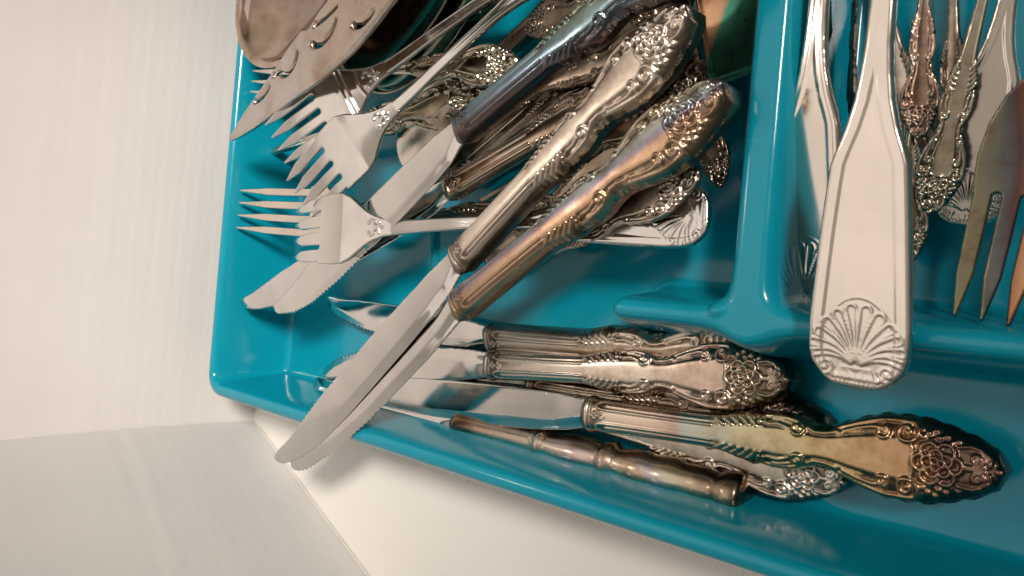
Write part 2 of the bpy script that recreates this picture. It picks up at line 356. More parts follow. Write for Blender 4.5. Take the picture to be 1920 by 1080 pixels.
# raw cut edge along the foot of the side panel, slightly ragged
def foot(u, v):
    s = 6+460*u; rag = 0.35*np.sin(s*2.1)+0.3*np.sin(s*5.3+1)+0.2*np.sin(s*0.7)
    a = v*math.pi
    off = 0.2+0.75*np.sin(a)+0.15*rag; z = -1.9+(0.5+0.15*rag)*(1-np.cos(a))
    return np.stack([BX+WD[0]*s+WN[0]*off, BY+WD[1]*s+WN[1]*off, z], 1)
boxpart('cut_edge', grid_plane('cut_edge', 900, 6, foot), cut)

# ------------------------------------------------------------------ tray
TX0, TX1, TY0, TY1, TR = -148.5, 262.0, -59.5, 215.0, 11.0
RIMH = 35.0
def rrect(X, Y, x0, x1, y0, y1, r):
    cx, cy = (x0+x1)/2, (y0+y1)/2; qx = np.abs(X-cx)-(x1-x0)/2+r; qy = np.abs(Y-cy)-(y1-y0)/2+r
    return np.hypot(np.maximum(qx, 0), np.maximum(qy, 0))+np.minimum(np.maximum(qx, qy), 0)-r
def tray_phi(X, Y): return rrect(X, Y, TX0, TX1, TY0, TY1, TR)
def smax(a, b, k): return np.log(np.exp(a/k)+np.exp(b/k))*k
def ss(t): t = np.clip(t, 0, 1); return t*t*(3-2*t)
wallp = prof([(0, 31.5), (0.7, 33.4), (1.6, 34.5), (2.8, 35), (4.2, 35), (5.3, 34.2), (6.1, 32), (6.8, 28.5), (9.6, 3.6), (10.6, 1.3), (12.2, 0.3), (14, 0), (30, 0)], 3001, 18)
def ridge_h(d, H, top, base):
    t = np.abs(d); return H*(1-ss((t-top)/(base-top)))**1.0
divp = prof([(0, 30), (2.3, 30), (3.4, 29.4), (4.2, 28), (5.0, 25.5), (8.0, 3.5), (8.8, 1.2), (10.2, 0.2), (12, 0), (40, 0)], 3001, 18)
divh_ = prof([(0, 30), (0.5, 30), (1.4, 29.6), (2.3, 28.6), (3.1, 26.8), (3.7, 24), (6.6, 3.2), (7.6, 1.0), (9.0, 0.2), (10, 0), (40, 0)], 3001, 18)
XV = 101.6; YH = -2.8
def div_blend(X, Y):
    dv = np.sqrt((X-XV)**2+np.maximum(YH-Y, 0)**2+1.2)-2.3; dh = np.hypot(Y-YH, np.maximum(66-X, 0)*0.9)
    k = 3.0; return dv, dh, -k*np.log(np.exp(-dv/k)+np.exp(-dh/k))
CHIP = P(1345, 576, 30)
def tray_parts(X, Y):
    d = np.maximum(-tray_phi(X, Y), 0)
    wl = wallp(d)
    dv = np.abs(X-XV)+0.0*Y
    # vertical divider only above the long one
    yb = np.maximum(YH-Y, 0)
    hv = divp(np.hypot(dv, yb))
    # long divider starts with a rounded nose at x=66
    xb = np.maximum(66-X, 0)*0.9
    dh = np.hypot(Y-YH, xb)
    hh = divp(dh)*0.985
    # low rib across the big compartment
    rb = 1.5*np.exp(-((X+41.5+0.02*Y)/1.2)**2)*ss((Y-3)/4)
    return wl, hv, hh, rb
def tray_top(X, Y, d=None):
    wl, hv, hh, rb = tray_parts(X, Y)
    # fillet between the two dividers: blend on distance
    dv, dh, dm = div_blend(X, Y)
    hd = divh_(np.maximum(dm, 0))
    h = smax(np.maximum(wl, 0), np.maximum(hd, 0), 1.2)
    h = h+1.3*np.exp(-(((X-CHIP[0])/2.3)**2+((Y-CHIP[1])/2.0)**2)**2.5)*(1-0.14*(Y-CHIP[1]))
    return h-1.2*math.log(2)*np.exp(-np.minimum(wl, hd)/1.2*0)*(1-ss(np.abs(wl-hd)/6))+rb
def build_tray():
    res = 0.75; nx = int((TX1-TX0)/res); ny = int((TY1-TY0)/res)
    # finer columns near the outer edge
    X, Y = np.meshgrid(np.linspace(TX0, TX1, nx), np.linspace(TY0, TY1, ny), indexing='ij')
    F = tray_phi(X, Y); keep = (F[:-1, :-1]+F[1:, :-1]+F[:-1, 1:]+F[1:, 1:])/4 < 0
    kp = np.zeros((nx+1, ny+1), bool); kp[1:-1, 1:-1] = keep
    inner = kp[:-1, :-1] & kp[1:, :-1] & kp[:-1, 1:] & kp[1:, 1:]
    used = kp[:-1, :-1] | kp[1:, :-1] | kp[:-1, 1:] | kp[1:, 1:]; bd = used & ~inner
    bx, by = X[bd], Y[bd]; h = 0.05
    for _ in range(6):
        f = tray_phi(bx, by); gx = (tray_phi(bx+h, by)-tray_phi(bx-h, by))/(2*h); gy = (tray_phi(bx, by+h)-tray_phi(bx, by-h))/(2*h)
        g = gx*gx+gy*gy+1e-6; bx = bx-f*gx/g; by = by-f*gy/g
    X[bd] = bx; Y[bd] = by
    Z = tray_top(X, Y)+0.35   # plate sits a little above the table
    idx = -np.ones((nx, ny), int); idx[used] = np.arange(used.sum()); xs, ys, zs = X[used], Y[used], Z[used]; N = len(xs)
    i, j = np.where(keep); q = np.stack([idx[i, j], idx[i+1, j], idx[i+1, j+1], idx[i, j+1]], 1)
    # skirt: edge verts continue down as a rolled lip
    eg = []
    m = keep & ~kp[1:-1, :-2]; a, b = np.where(m); eg.append((idx[a, b], idx[a+1, b]))
    m = keep & ~kp[1:-1, 2:]; a, b = np.where(m); eg.append((idx[a+1, b+1], idx[a, b+1]))
    m = keep & ~kp[:-2, 1:-1]; a, b = np.where(m); eg.append((idx[a, b+1], idx[a, b]))
    m = keep & ~kp[2:, 1:-1]; a, b = np.where(m); eg.append((idx[a+1, b], idx[a+1, b+1]))
    ea = np.concatenate([x_[0] for x_ in eg]); eb = np.concatenate([x_[1] for x_ in eg])
    bi = np.unique(ea); mp = {int(v): k for k, v in enumerate(bi)}
    rings = [(0.35, -1.0), (0.5, -2.4), (0.1, -2.9), (-0.8, -2.5), (-1.3, -0.8)]
    V = [np.stack([xs, ys, zs], 1)]; cx = V[0][bi]
    gx = (tray_phi(cx[:, 0]+h, cx[:, 1])-tray_phi(cx[:, 0]-h, cx[:, 1]))/(2*h); gy = (tray_phi(cx[:, 0], cx[:, 1]+h)-tray_phi(cx[:, 0], cx[:, 1]-h))/(2*h)
    for o_, dz in rings: V.append(cx+np.stack([gx*o_, gy*o_, np.full(len(bi), dz)], 1))
    ia = np.array([mp[int(v)] for v in ea]); ib = np.array([mp[int(v)] for v in eb])
    Q = [q]; pa_, pb_ = ea, eb
    for k in range(len(rings)):
        na = N+k*len(bi)+ia; nb = N+k*len(bi)+ib; Q.append(np.stack([pb_, pa_, na, nb], 1)); pa_, pb_ = na, nb
    V = np.concatenate(V); Q = np.concatenate(Q)
    full = mesh_np('tray', V, Q)
    nor = np.zeros(len(V)*3, np.float32); full.vertices.foreach_get('normal', nor); nor = nor.reshape(-1, 3)
    # split by what each face belongs to
    c = V[Q].mean(1); d = -tray_phi(c[:, 0], c[:, 1]); skirt = np.arange(len(Q)) >= len(q)
    dv, dh, dm = div_blend(c[:, 0], c[:, 1])
    rim = skirt | (d < 5.0); wall = ~rim & (d < 11.5); div = ~rim & ~wall & (dm < 8.0)
    dvv = div & (dv < dh); dhh = div & ~dvv; floor = ~(rim | wall | div)
    t = bpy.data.objects.new('cutlery_tray', None); COL.objects.link(t)
    tag(t, 'glossy teal plastic cutlery tray with divided compartments, full of silverware', 'cutlery tray')
    for nm, msk in (('rim', rim), ('side_wall', wall), ('divider', dvv), ('divider', dhh), ('tray_floor', floor)):
        qq = Q[msk]; us, inv = np.unique(qq, return_inverse=True)
        me = mesh_np(nm, V[us], inv.reshape(-1, 4))
        me.normals_split_custom_set_from_vertices(nor[us].tolist())
        link(nm, me, teal, t)
    bpy.data.meshes.remove(full)
    return t
tray = build_tray()

# ------------------------------------------------------------------ ornate pattern
HW = [(0, 4.7), (1, 5.0), (3, 4.9), (20, 4.5), (38, 4.35), (42, 4.7), (46, 5.6), (49.5, 6.4), (53, 6.2), (56, 6.7), (60, 6.5), (63, 5.4), (66, 4.8), (69.5, 5.3), (72, 6.4), (75, 7.6), (80, 9.1), (85, 9.2), (88, 9.0), (91, 8.4), (94.5, 7.2), (97, 6.3), (99.5, 5.1), (101.5, 3.6), (103, 0.3)]
def ornate_relief(wf, x0=0.0, knife=True):
    R = Relief(); e = lambda x_, k: (x_, wf(np.array(float(x_)))*k)
    def ed(xs, ks): return [e(a, b_) for a, b_ in zip(xs, ks)]
    if knife:
        for y_ in (0.88, 0.42): R.ridge(ed(np.linspace(6.5, 40, 16), [y_]*16), 0.42, 0.42)
        R.ridge(ed(np.linspace(8, 41, 16), [0.65]*16), 0.40, 0.34)
        R.ridge([e(6.5, 0.88), e(5.2, 0.82), e(4.6, 0.65), e(5.2, 0.48), e(6.5, 0.42)], 0.42, 0.45)
        for k in range(3): R.bump(3.4+0.9*k, 0.75*(k % 2), 0.62, 0.45)
        R.bump(6.6, 0.7, 0.5, 0.4); R.bump(7.6, 0.0, 0.45, 0.35)
        R.ridge([(1.2, 0), (1.2, 4.9)], 0.7, 0.45); R.ridge([(2.6, 0), (2.6, 4.8)], 0.35, 0.3)
    else:
        R.ridge(ed(np.linspace(x0, 41, 14), [0.62]*14), 0.35, 0.3)
    # twisted leaf ribs
    for k in range(5):
        x_ = 40.0+2.1*k; R.ridge([e(x_, 0.94), e(x_+1.6, 0.78), e(x_+3.3, 0.52)], 0.65, 0.7)
    # little flower
    fx, fy = e(52.3, 0.70)
    R.bump(fx, fy, 0.62, 0.6)
    for k in range(6): R.bump(fx+1.25*math.cos(k*math.pi/3), fy+1.25*math.sin(k*math.pi/3), 0.6, 0.5)
    # C scroll
    R.ridge([e(53.5, 0.98), e(56, 0.93), e(59, 0.93), e(61.5, 0.95), e(63.2, 0.86)], 0.8, 0.9)
    c = e(61.6, 0.62); R.ridge(spiral(c[0], c[1], 1.8, 0.4, 60, -1.2), 0.6, 0.85); R.bump(c[0], c[1], 0.55, 0.6)
    R.ridge([e(54.5, 0.62), e(57, 0.64), e(59.5, 0.55)], 0.5, 0.5); R.ridge([e(55.5, 0.8), e(57.5, 0.8), e(60, 0.74)], 0.4, 0.45)
    # waist
    R.ridge([e(63.5, 0.9), e(65.5, 0.72), e(68, 0.70), e(70.5, 0.74)], 0.8, 0.8); R.ridge([e(64.5, 0.98), e(67, 0.96), e(70, 0.97)], 0.45, 0.55)
    R.bump(*e(63.2, 0.62), 0.6, 0.6); R.bump(*e(71.2, 0.62), 0.6, 0.5)
    # great scroll on the shoulder
    R.ridge(ed([69.5, 72, 75, 78, 81, 84, 86.5], [0.95, 0.92, 0.91, 0.92, 0.92, 0.92, 0.90]), 0.95, 1.05)
    c = (85.0, wf(np.array(85.0))*0.93-2.6); R.ridge(spiral(c[0], c[1], 2.6, 0.6, 80, -1.35, 30), 0.68, 1.0); R.bump(c[0], c[1], 0.8, 0.95)
    R.ridge(ed([72, 75, 78, 80.5], [0.70, 0.74, 0.74, 0.68]), 0.7, 0.8)
    c = (80.2, wf(np.array(80.0))*0.72-1.3); R.ridge(spiral(c[0], c[1], 1.5, 0.4, 80, -1.2), 0.55, 0.8)
    R.ridge(ed([70.5, 73, 76], [0.60, 0.62, 0.60]), 0.42, 0.42)
    for k in range(3): R.bump(*e(77+1.7*k, 0.86), 0.5, 0.5)
    # berries
    for (bx, by) in ((87.6, 6.9), (89.2, 6.2), (90.6, 6.9), (91.2, 5.4), (92.7, 5.9), (89.6, 4.7), (93.6, 4.7), (92.4, 4.2), (94.9, 5.2), (88.2, 5.3)):
        if by < wf(np.array(bx)): R.bump(bx, by*min(1, 1), 0.82, 0.7)
    # leaf scrolls at the tip
    R.ridge([(94.8, 4.0), (97, 4.4), (99, 3.8), (100.6, 2.4), (100.4, 1.0)], 0.55, 0.75)
    R.ridge(spiral(98.2, 2.0, 1.5, 0.3, 60, -1.4), 0.45, 0.65); R.bump(98.2, 2.0, 0.5, 0.6)
    R.ridge([(95.6, 0.3), (97, 0.2), (99.5, 0.4)], 0.5, 0.5)
    R.mirror()
    # rose: three whorls of curled petals
    for rr, pr, n_, off, hh in ((2.9, 1.75, 6, 0, 0.85), (1.75, 1.2, 5, 25, 1.05), (0.75, 0.75, 3, 10, 1.25)):
        for k in range(n_):
            a0 = math.radians(off+k*360/n_); cx_, cy_ = 91.0+rr*math.cos(a0), rr*math.sin(a0)
            R.ridge([(cx_+pr*math.cos(a0+q), cy_+pr*math.sin(a0+q)) for q in np.linspace(-1.75, 1.75, 10)], 0.52, hh)
    R.bump(91.0, 0, 0.6, 1.35); R.bump(101.9, 0, 1.0, 0.6)
    R.ridge([(85.6, 4.4), (86.3, 2.4), (86.0, 0), (86.3, -2.4), (85.6, -4.4)], 0.45, 0.5)
    return R

def ornate_handle(name, W, T, B, knife=True, x0=0.0, res=0.29, arch=0.0):
    wf = prof(W, 3001, 6); R = ornate_relief(wf, x0, knife); L = W[-1][0]
    smooth_in = lambda X, Y: (1-ss((np.abs(Y)/np.maximum(wf(X), .1)-0.40)/0.16))
    def phi(X, Y):
        return np.maximum(np.abs(Y)-wf(X)-0.34*np.abs(np.sin(X*0.72+0.5))*ss((X-40)/4), np.maximum(x0-X, X-L))*0.95
    zc = lambda X: arch*np.sin(np.clip((X-x0)/(L-x0), 0, 1)*math.pi)
    def top(X, Y, d):
        u = np.clip(np.abs(Y)/np.maximum(wf(X), 0.3), 0, 1)
        body = T*np.clip(1-u**4.0, 0, 1)**0.42*(1-0.16*u*u) if knife else T*(1-0.35*u*u)*np.sqrt(np.clip(1-(1-np.clip(d/0.9, 0, 1))**2, 0, 1))
        r_ = R(X, Y)
        low = 0.42*ss((X-41)/6)*ss((u-0.42)/0.14)+0.35*ss((X-86)/1.5)
        low = np.minimum(low, 0.45) if T > 2 else np.minimum(low, 0.3)
        edge = np.clip(d/0.5, 0, 1)
        return zc(X)+body+(r_-low)*edge
    def bot(X, Y, d):
        u = np.clip(np.abs(Y)/np.maximum(wf(X), 0.3), 0, 1)
        return zc(X)-B*np.clip(1-u**(6 if knife else 2.3), 0, 1)**0.5-0.05
    def rel(X, Y, d):
        u = np.abs(Y)/np.maximum(wf(X), 0.3)
        zone = np.clip(ss((X-38)/5)*ss((u-0.42)/0.1)+ss((X-85.5)/1.0)+0.75*ss((u-0.36)/0.08)*(knife)*ss((44-X)/4)+ss((7.5-X)/2)*knife, 0, 1)
        r_ = R(X, Y)
        return np.where(zone > 0, np.clip(1-zone+r_/0.6, 0, 1), 1.0)
    wm = max(p_[1] for p_ in W)+0.6
    return sheet(name, phi, (x0, L, -wm, wm), res, top, bot, rel)

ME_HANDLE = ornate_handle('handle', HW, 4.4, 5.2, res=0.27)
HWF = [(-25, 1.7), (0, 1.9), (20, 2.3), (38, 3.2), (42, 4.0), (46, 4.9), (49.5, 5.6), (53, 5.5), (56, 6.0), (60, 5.9), (63, 4.9), (66, 4.4), (69.5, 5.0), (72, 6.2), (75, 7.5), (80, 9.0), (85, 9.2), (88, 8.8), (91, 8.0), (94.5, 6.6), (97, 5.6), (99.5, 4.3), (101.5, 2.8), (103, 0.2)]
ME_FLAT = ornate_handle('handle', HWF, 1.3, 0.7, knife=False, x0=-25.0, res=0.32, arch=3.0)

# ------------------------------------------------------------------ blades
def blade_mesh(bl, W=9.6, serr=True, both=False):
    """blade from the collar (x=0) to the tip at x=-bl; edge towards -y"""
    k = W/15.0
    up = prof([(-bl, 3.0), (-bl+1.2, 3.9), (-bl+6, 4.1), (-bl+13, 3.9), (-bl+24, 4.7), (-bl+40, 5.8*k), (-bl+60, 6.3*k), (-40, 6.2*k), (-12, 5.4*k), (-3, 4.4), (0, 4.2)], 2001, 12)
    lo = prof([(-bl, 2.6), (-bl+1.0, 0.6), (-bl+4, -1.9), (-bl+9, -4.0), (-bl+16, -5.9*k), (-bl+30, -8.2*k), (-bl+52, -8.8*k), (-40, -7.8*k), (-20, -6.9*k), (-9, -5.8*k), (-3, -4.4), (0, -4.2)], 2001, 12)
    def phi(X, Y):
        l = lo(X)
        if serr and not both:
            m = ss((X+bl-2)/3)*ss((-bl*0.42-X)/6)
            l = l+0.62*m*np.abs(np.sin(X*math.pi/2.5))
        return np.maximum(np.maximum(Y-up(X)+(0.4*np.abs(np.sin(X*math.pi/2.5))*ss((X+bl-14)/5)*ss((-bl*0.42-X)/6) if both else 0), l-Y), np.maximum(X, -bl-X))
    def top(X, Y, d):
        l = lo(X); t = 0.85*np.clip(1-np.clip(d/0.35, 0, 1)*0-0.0, 0, 1)
        th = 0.85+0.9*ss((X+14)/14)            # thickens into the bolster
        g = ss((Y-l)/4.2)                       # ground bevel to the edge
        rnd = np.sqrt(np.clip(1-(1-np.clip(d/0.5, 0, 1))**2, 0, 1))
        return th*(0.12+0.88*g)*(0.25+0.75*rnd)+0.25*(1-((Y)/9.0)**2)
    return sheet('blade', phi, (-bl, 0, -W*0.66, W*0.5+1), 0.38, top, lambda X, Y, d: -top(X, Y, d)*0.9)
_bl = {}
def blade(bl, W=9.6, both=False):
    k = (round(bl), W, both)
    if k not in _bl: _bl[k] = blade_mesh(bl, W, both=both)
    return _bl[k]
def lathe(name, pts, n=28, squash=1.0):
    a = np.linspace(0, 2*math.pi, n, endpoint=False); V = []
    for x_, ry, rz in pts: V.append(np.stack([np.full(n, x_), ry*np.cos(a), rz*np.sin(a)], 1))
    V = np.concatenate(V); i, j = np.meshgrid(np.arange(len(pts)-1), np.arange(n), indexing='ij'); i = i.ravel(); j = j.ravel(); k = (j+1) % n
    return mesh_np(name, V, np.stack([i*n+j, (i+1)*n+j, (i+1)*n+k, i*n+k], 1))
ME_COLLAR = lathe('collar', [(-2.6, 0.1, 0.1), (-2.5, 4.0, 1.9), (-1.6, 4.6, 2.6), (-0.4, 5.0, 3.9), (0.4, 5.3, 4.6), (1.4, 5.3, 4.7), (2.0, 4.9, 4.4), (2.2, 0.1, 0.1)])

def knife(pc, zc, pe, ze, roll, hm, tip, ztip, label, group=None, flip=1, W=13.0, broll=0, bmat=None, both=False):
    """handle from collar pc to end pe, blade from the collar to its tip"""
    M, s = place(pc, zc, pe, ze, 0, 103.0, roll)
    t = empty('table_knife', M, label, 'knife', group)
    link('handle', ME_HANDLE, hm, t)
    link('collar', ME_COLLAR, hm, t)
    Mb, L = place(tip, ztip, pc, zc, 0, 1, broll, 1.0)
    bl = (Vector(P(*tip, ztip))-Vector(P(*pc, zc))).length
    Mb = Mb @ Matrix.Translation((bl*MM, 0, 0))
    b_ = link('blade', blade(bl/s, W/s, both), bmat or steel, t)
    b_.matrix_local = M.inverted() @ Mb @ Matrix.Diagonal((s, flip*s, s, 1))
    print('  knife %-50s s=%.3f bl=%.0f' % (label[:50], s, bl))
    return t

# ------------------------------------------------------------------ plain fiddle handle with shell
FD = [(0, 0.0), (0.25, 3.0), (0.8, 4.9), (2, 6.9), (4.7, 9.1), (7.5, 9.9), (13, 10.05), (25, 9.2), (33, 8.6), (41, 7.9), (45, 7.5), (47.5, 6.7), (51.7, 5.2), (56.9, 3.9), (62, 3.2), (67, 2.75), (77, 2.45), (110, 2.55), (125, 2.9)]
def shell_relief():
    R = Relief(); cx = 4.0   # distance from the end; handle runs to +
    for k in range(12):      # twelve flutes
        a = math.radians(-82+164*(k+0.5)/12); sgn = 1 if a > 0 else -1
        for side in (-1, 1):
            a2 = a+side*math.radians(5.2); pts = []
            Lr = 12.8-3.6*abs(a)/1.45
            for t in np.linspace(0.16, 1, 9):
                aa = a2*(0.45+0.55*t)+0*t
                pts.append((cx+Lr*t*math.cos(aa), Lr*t*math.sin(aa)*0.95))
            R.ridge(pts, 0.24, 0.26)
        aa = a; Lx = 12.8-3.6*abs(a)/1.45; c = (cx+Lx*math.cos(aa), Lx*math.sin(aa)*0.95); rr = Lx*math.radians(5.2)
        R.ridge([(c[0]+rr*0.95*math.cos(q+aa), c[1]+rr*0.95*math.sin(q+aa)) for q in np.linspace(-1.57, 1.57, 8)], 0.26, 0.3)
    for k in range(-5, 6): R.ridge([(0.9+0.06*k*k*0.3, k*0.78), (cx+0.6, k*0.55)], 0.2, 0.25)
    for s_ in (1, -1):
        R.ridge(spiral(4.2, s_*6.0, 1.7, 0.3, 180, 1.3*s_), 0.26, 0.32); R.bump(4.2, s_*6.0, 0.4, 0.3)
        R.ridge([(2.2, s_*4.2), (3.2, s_*5.0), (4.4, s_*4.4)], 0.24, 0.28)
    R.ridge([(cx+15.0*math.cos(q), 8.4*math.sin(q)) for q in np.linspace(-1.45, 1.45, 30)], 0.28, 0.14)
    return R
SHELL = shell_relief(); fdw = prof(FD, 6001, 8)

def fiddle_top(dist, Y, d, T=1.5):
    """height over a fiddle handle; dist = mm from its end"""
    w_ = fdw(dist); rnd = np.sqrt(np.clip(1-(1-np.clip(d/1.1, 0, 1))**2, 0, 1))
    z = T*(0.25+0.75*rnd)
    amp = ss((118-dist)/30)
    z = z+amp*(0.09*np.exp(-((d-1.0)/0.5)**2)+0.08*np.exp(-((d-2.15)/0.45)**2)-0.13*ss((d-2.5)/0.5)*ss((w_-2.6)/1.2))
    m = dist < 20
    if m.any(): z[m] += SHELL(dist[m], Y[m])*0.6
    return z

def fiddle_handle_mesh(L=125.0, arch=5.0):
    def phi(X, Y): return np.maximum(np.abs(Y)-fdw(X), np.maximum(-X, X-L))*0.9
    zc = lambda X: arch*np.sin(np.clip(X/L, 0, 1)*math.pi*0.9)
    top = lambda X, Y, d: zc(X)+fiddle_top(X, Y, d)-0.12*(Y/8)**2*0
    return sheet('handle', phi, (0, L, -10.2, 10.2), 0.27, top, lambda X, Y, d: zc(X)-0.25*np.clip(d, 0, 1), None)
ME_FIDDLE = fiddle_handle_mesh()

# ------------------------------------------------------------------ forks (tips at x=0)
def fork_head(name, tl, pitch, nt_, slot, Wp, xend, zf, T=1.1, res=0.3, relief=None, tipw=0.45, curl=None, rfn=None):
    """fork head with nt_ tines of length tl; Wp = half width profile from the roots on; zf centre-line height"""
    wf = prof(Wp, 3001, 8); cs = [(k-(nt_-1)/2)*pitch for k in range(nt_)]; hwr = (pitch-slot)/2
    tw = prof([(0, 0.05), (0.35, tipw*0.75), (1.2, tipw+0.1), (tl*0.36, hwr*0.95), (tl*0.7, hwr*1.0), (tl, hwr), (tl+20, hwr)], 2001, 4)
    def phi(X, Y):
        f = np.full(X.shape, 1e9)
        k_ = 1-0.035*np.clip((tl-X)/tl, 0, 1)
        for c in cs: f = np.minimum(f, np.abs(Y-c*k_)-tw(X))
        f = np.maximum(f, np.maximum(-X, X-tl-2))
        g = np.maximum(np.abs(Y)-wf(X), np.maximum(tl-X, X-xend))
        for a, b_ in zip(cs[:-1], cs[1:]):
            g = np.maximum(g, slot/2-np.hypot((X-tl), Y-(a+b_)/2))
        return np.minimum(f, g)
    def top(X, Y, d):
        rnd = np.sqrt(np.clip(1-(1-np.clip(d/0.55, 0, 1))**2, 0, 1))
        z = zf(X, Y)+T*(0.3+0.7*rnd)
        if relief is not None: z = z+relief(X, Y)
        return z
    wm = max(max(p_[1] for p_ in Wp), cs[-1]+hwr)+0.5
    return sheet(name, phi, (0, xend, -wm, wm), res, top, lambda X, Y, d: zf(X, Y)-0.15, rfn)

motif = Relief()
for k in range(5):
    a = k*1.2566; motif.ridge([(60.5+0.7*math.cos(a), 0.7*math.sin(a)), (60.5+2.2*math.cos(a), 2.2*math.sin(a))], 0.55, 0.5)
motif.bump(60.5, 0, 0.6, 0.6); motif.bump(56.2, 1.9, 0.8, 0.4); motif.bump(56.2, -1.9, 0.8, 0.4)
motif.ridge([(57, 3.2), (58.8, 2.6)], 0.4, 0.35); motif.ridge([(57, -3.2), (58.8, -2.6)], 0.4, 0.35)

def z_down(A, pw=1.9):   # fork lying face down: back is uppermost, tines bend down
    def f(X, Y):
        t = np.clip((42-X)/42, 0, 1); u = np.clip((X-42)/26, 0, 1)
        return 2.0-A*t**pw-2.2*u-0.006*Y*Y*ss((X-42)/8)-1.6*ss((X-67)/3.5)
    return f
Wfork = [(30, 12.6), (38, 12.9), (42, 12.7), (46, 11.2), (50, 8.6), (54, 6.2), (58, 4.6), (63, 3.4), (70, 2.85)]
motif1 = Relief(); motif1.r += motif.r
for xx, b in ((44.5, 0.0), (47.0, 0.0), (53.5, 0.035)): motif1.ridge([(xx+b*y_*y_-b*20, y_) for y_ in np.linspace(-13, 13, 15)], 0.75, 0.55)
ME_FORKHEAD = fork_head('fork_head', 30, 6.6, 4, 2.3, [(x_, y_*1.04) for x_, y_ in Wfork[:-1]]+[(70.5, 2.85)], 70.5, z_down(5.0, 1.4), relief=motif1)
Wsalad = [(27, 14.0), (36, 14.5), (42, 14.3), (46, 12.6), (50, 9.6), (54, 6.9), (58, 5.0), (63, 3.5), (70.5, 2.85)]
ME_FORKBENT = fork_head('fork_head', 27, 7.15, 4, 2.3, Wsalad, 70.5, z_down(9.0, 1.25), relief=motif)
ME_FORKVERY = fork_head('fork_head', 27, 7.15, 4, 2.1, Wsalad, 70.5, z_down(12.5, 1.9), relief=motif)
def fork_handle_mesh(x0=65.5, L=193.0):
    def phi(X, Y): return np.maximum(np.abs(Y)-fdw(L-X), np.maximum(x0-X, X-L))*0.9
    def zc(X):
        t = (X-x0)/(L-x0); return -0.12+4.3*np.sin(np.clip(t, 0, 1)*math.pi*0.95)*ss(t/0.25+0.15)
    return sheet('handle', phi, (x0, L, -10.2, 10.2), 0.3, lambda X, Y, d: zc(X)+fiddle_top(L-X, Y, d)-0.35, lambda X, Y, d: zc(X)-0.4-0.25*np.clip(d, 0, 1))
ME_FORKHANDLE = fork_handle_mesh()

def plain_fork(pa, za, pb, zb, xa, xb, roll, label, group=None, scale=None, head=None, la=0, lb=0, pose=None):
    if pose:   # measured rotation rows, origin in mm, scale
        Rr, o, s = pose; M = Matrix([[Rr[i][0]*s, Rr[i][1]*s, Rr[i][2]*s, o[i]*MM] for i in range(3)]+[[0, 0, 0, 1]])
    else: M, s = place(pa, za, pb, zb, xa, xb, roll, scale, la, lb)
    t = empty('dinner_fork', M, label, 'fork', group)
    link('fork_head', head or ME_FORKHEAD, steel_fork, t); link('handle', ME_FORKHANDLE, steel_fork, t)
    print('  fork %-50s s=%.3f' % (label[:50], s))
    return t

# slender ornate forks and spoons
def z_up(X, Y): return 6.0*np.clip((40-X)/40, 0, 1)**2+4.5*ss((X-42)/26)-0.0*Y
ME_LONGTINES = fork_head('fork_head', 46, 6.2, 4, 2.5, [(46, 12.2), (54, 12.3), (62, 11.2), (68, 7.5), (73, 4.0), (78, 2.4), (84, 1.9)], 84.0, z_up, T=1.3, tipw=0.5)
def spoon_bowl(name, a, b_, depth, up=True, res=0.5, neck=14.0, T=0.9, pw=0.85, rim=0.0):
    """egg bowl centred at 0: half length a, half width b_, with a short neck towards +x"""
    def egg(X): return b_*np.sqrt(np.clip(1-(X/a)**2, 0, 1))*(1-0.13*X/a)
    def phi(X, Y):
        k = 1-0.13*np.clip(X/a, -1, 1); r_ = np.sqrt((X/a)**2+(Y/(b_*k))**2)
        f = (r_-1)*b_*0.9
        g = np.maximum(np.abs(Y)-(1.9+2.6*np.exp(-np.maximum(X-a+1, 0)/2.6)), np.maximum(a-3-X, X-a-neck))
        return np.minimum(f, g)
    sg = -1 if up else 1
    def zf(X, Y):
        k = 1-0.13*np.clip(X/a, -1, 1); r2 = (X/a)**2+(Y/(b_*k))**2
        return sg*depth*np.clip(1-r2, 0, 1)**pw+(1.5 if not up else 2.0)*ss((X-a)/neck)
    def top(X, Y, d):
        return zf(X, Y)+T*np.sqrt(np.clip(1-(1-np.clip(d/0.5, 0, 1))**2, 0, 1))+rim*np.exp(-((d-1.6)/1.0)**2)
    return sheet(name, phi, (-a, a+neck, -b_*1.16, b_*1.16), res, top, lambda X, Y, d: zf(X, Y)-0.1)

print('meshes done')
exec_items = True

# ================================================================== THINGS
GK = 'ornate handled table knives in the tray'
# -- two knives lying across the big compartment, tips over the front rim
knife((862, 488), 37, (1303, 18), 41, -4, silver, (520, 871), 37, 'pale silver ornate knife lying uppermost, its blade left of the other over the rim', GK, flip=1, W=15.0, both=True)
knife((862, 574), 35, (1372, 162), 37, -4, irid, (549, 885), 36, 'ornate knife with orange and blue stained handle, its end against the upright divider', GK, flip=1, W=13.4, broll=-6)
# -- two knives beneath, blades pointing to the left wall
knife((868, 243), 40, (1381, -179), 48, 0, blue_t, (516, 590), 30, 'ornate knife with dark blue tarnished handle and broad blade ending beside the small fork', GK, flip=1, W=16.5)
knife((845, 354), 27, (1290, 92), 15, 8, brown_t, (453, 576), 28, 'brown tarnished knife under the pale one, blade tip nearest the left wall of the tray', GK, flip=1, W=13.5)
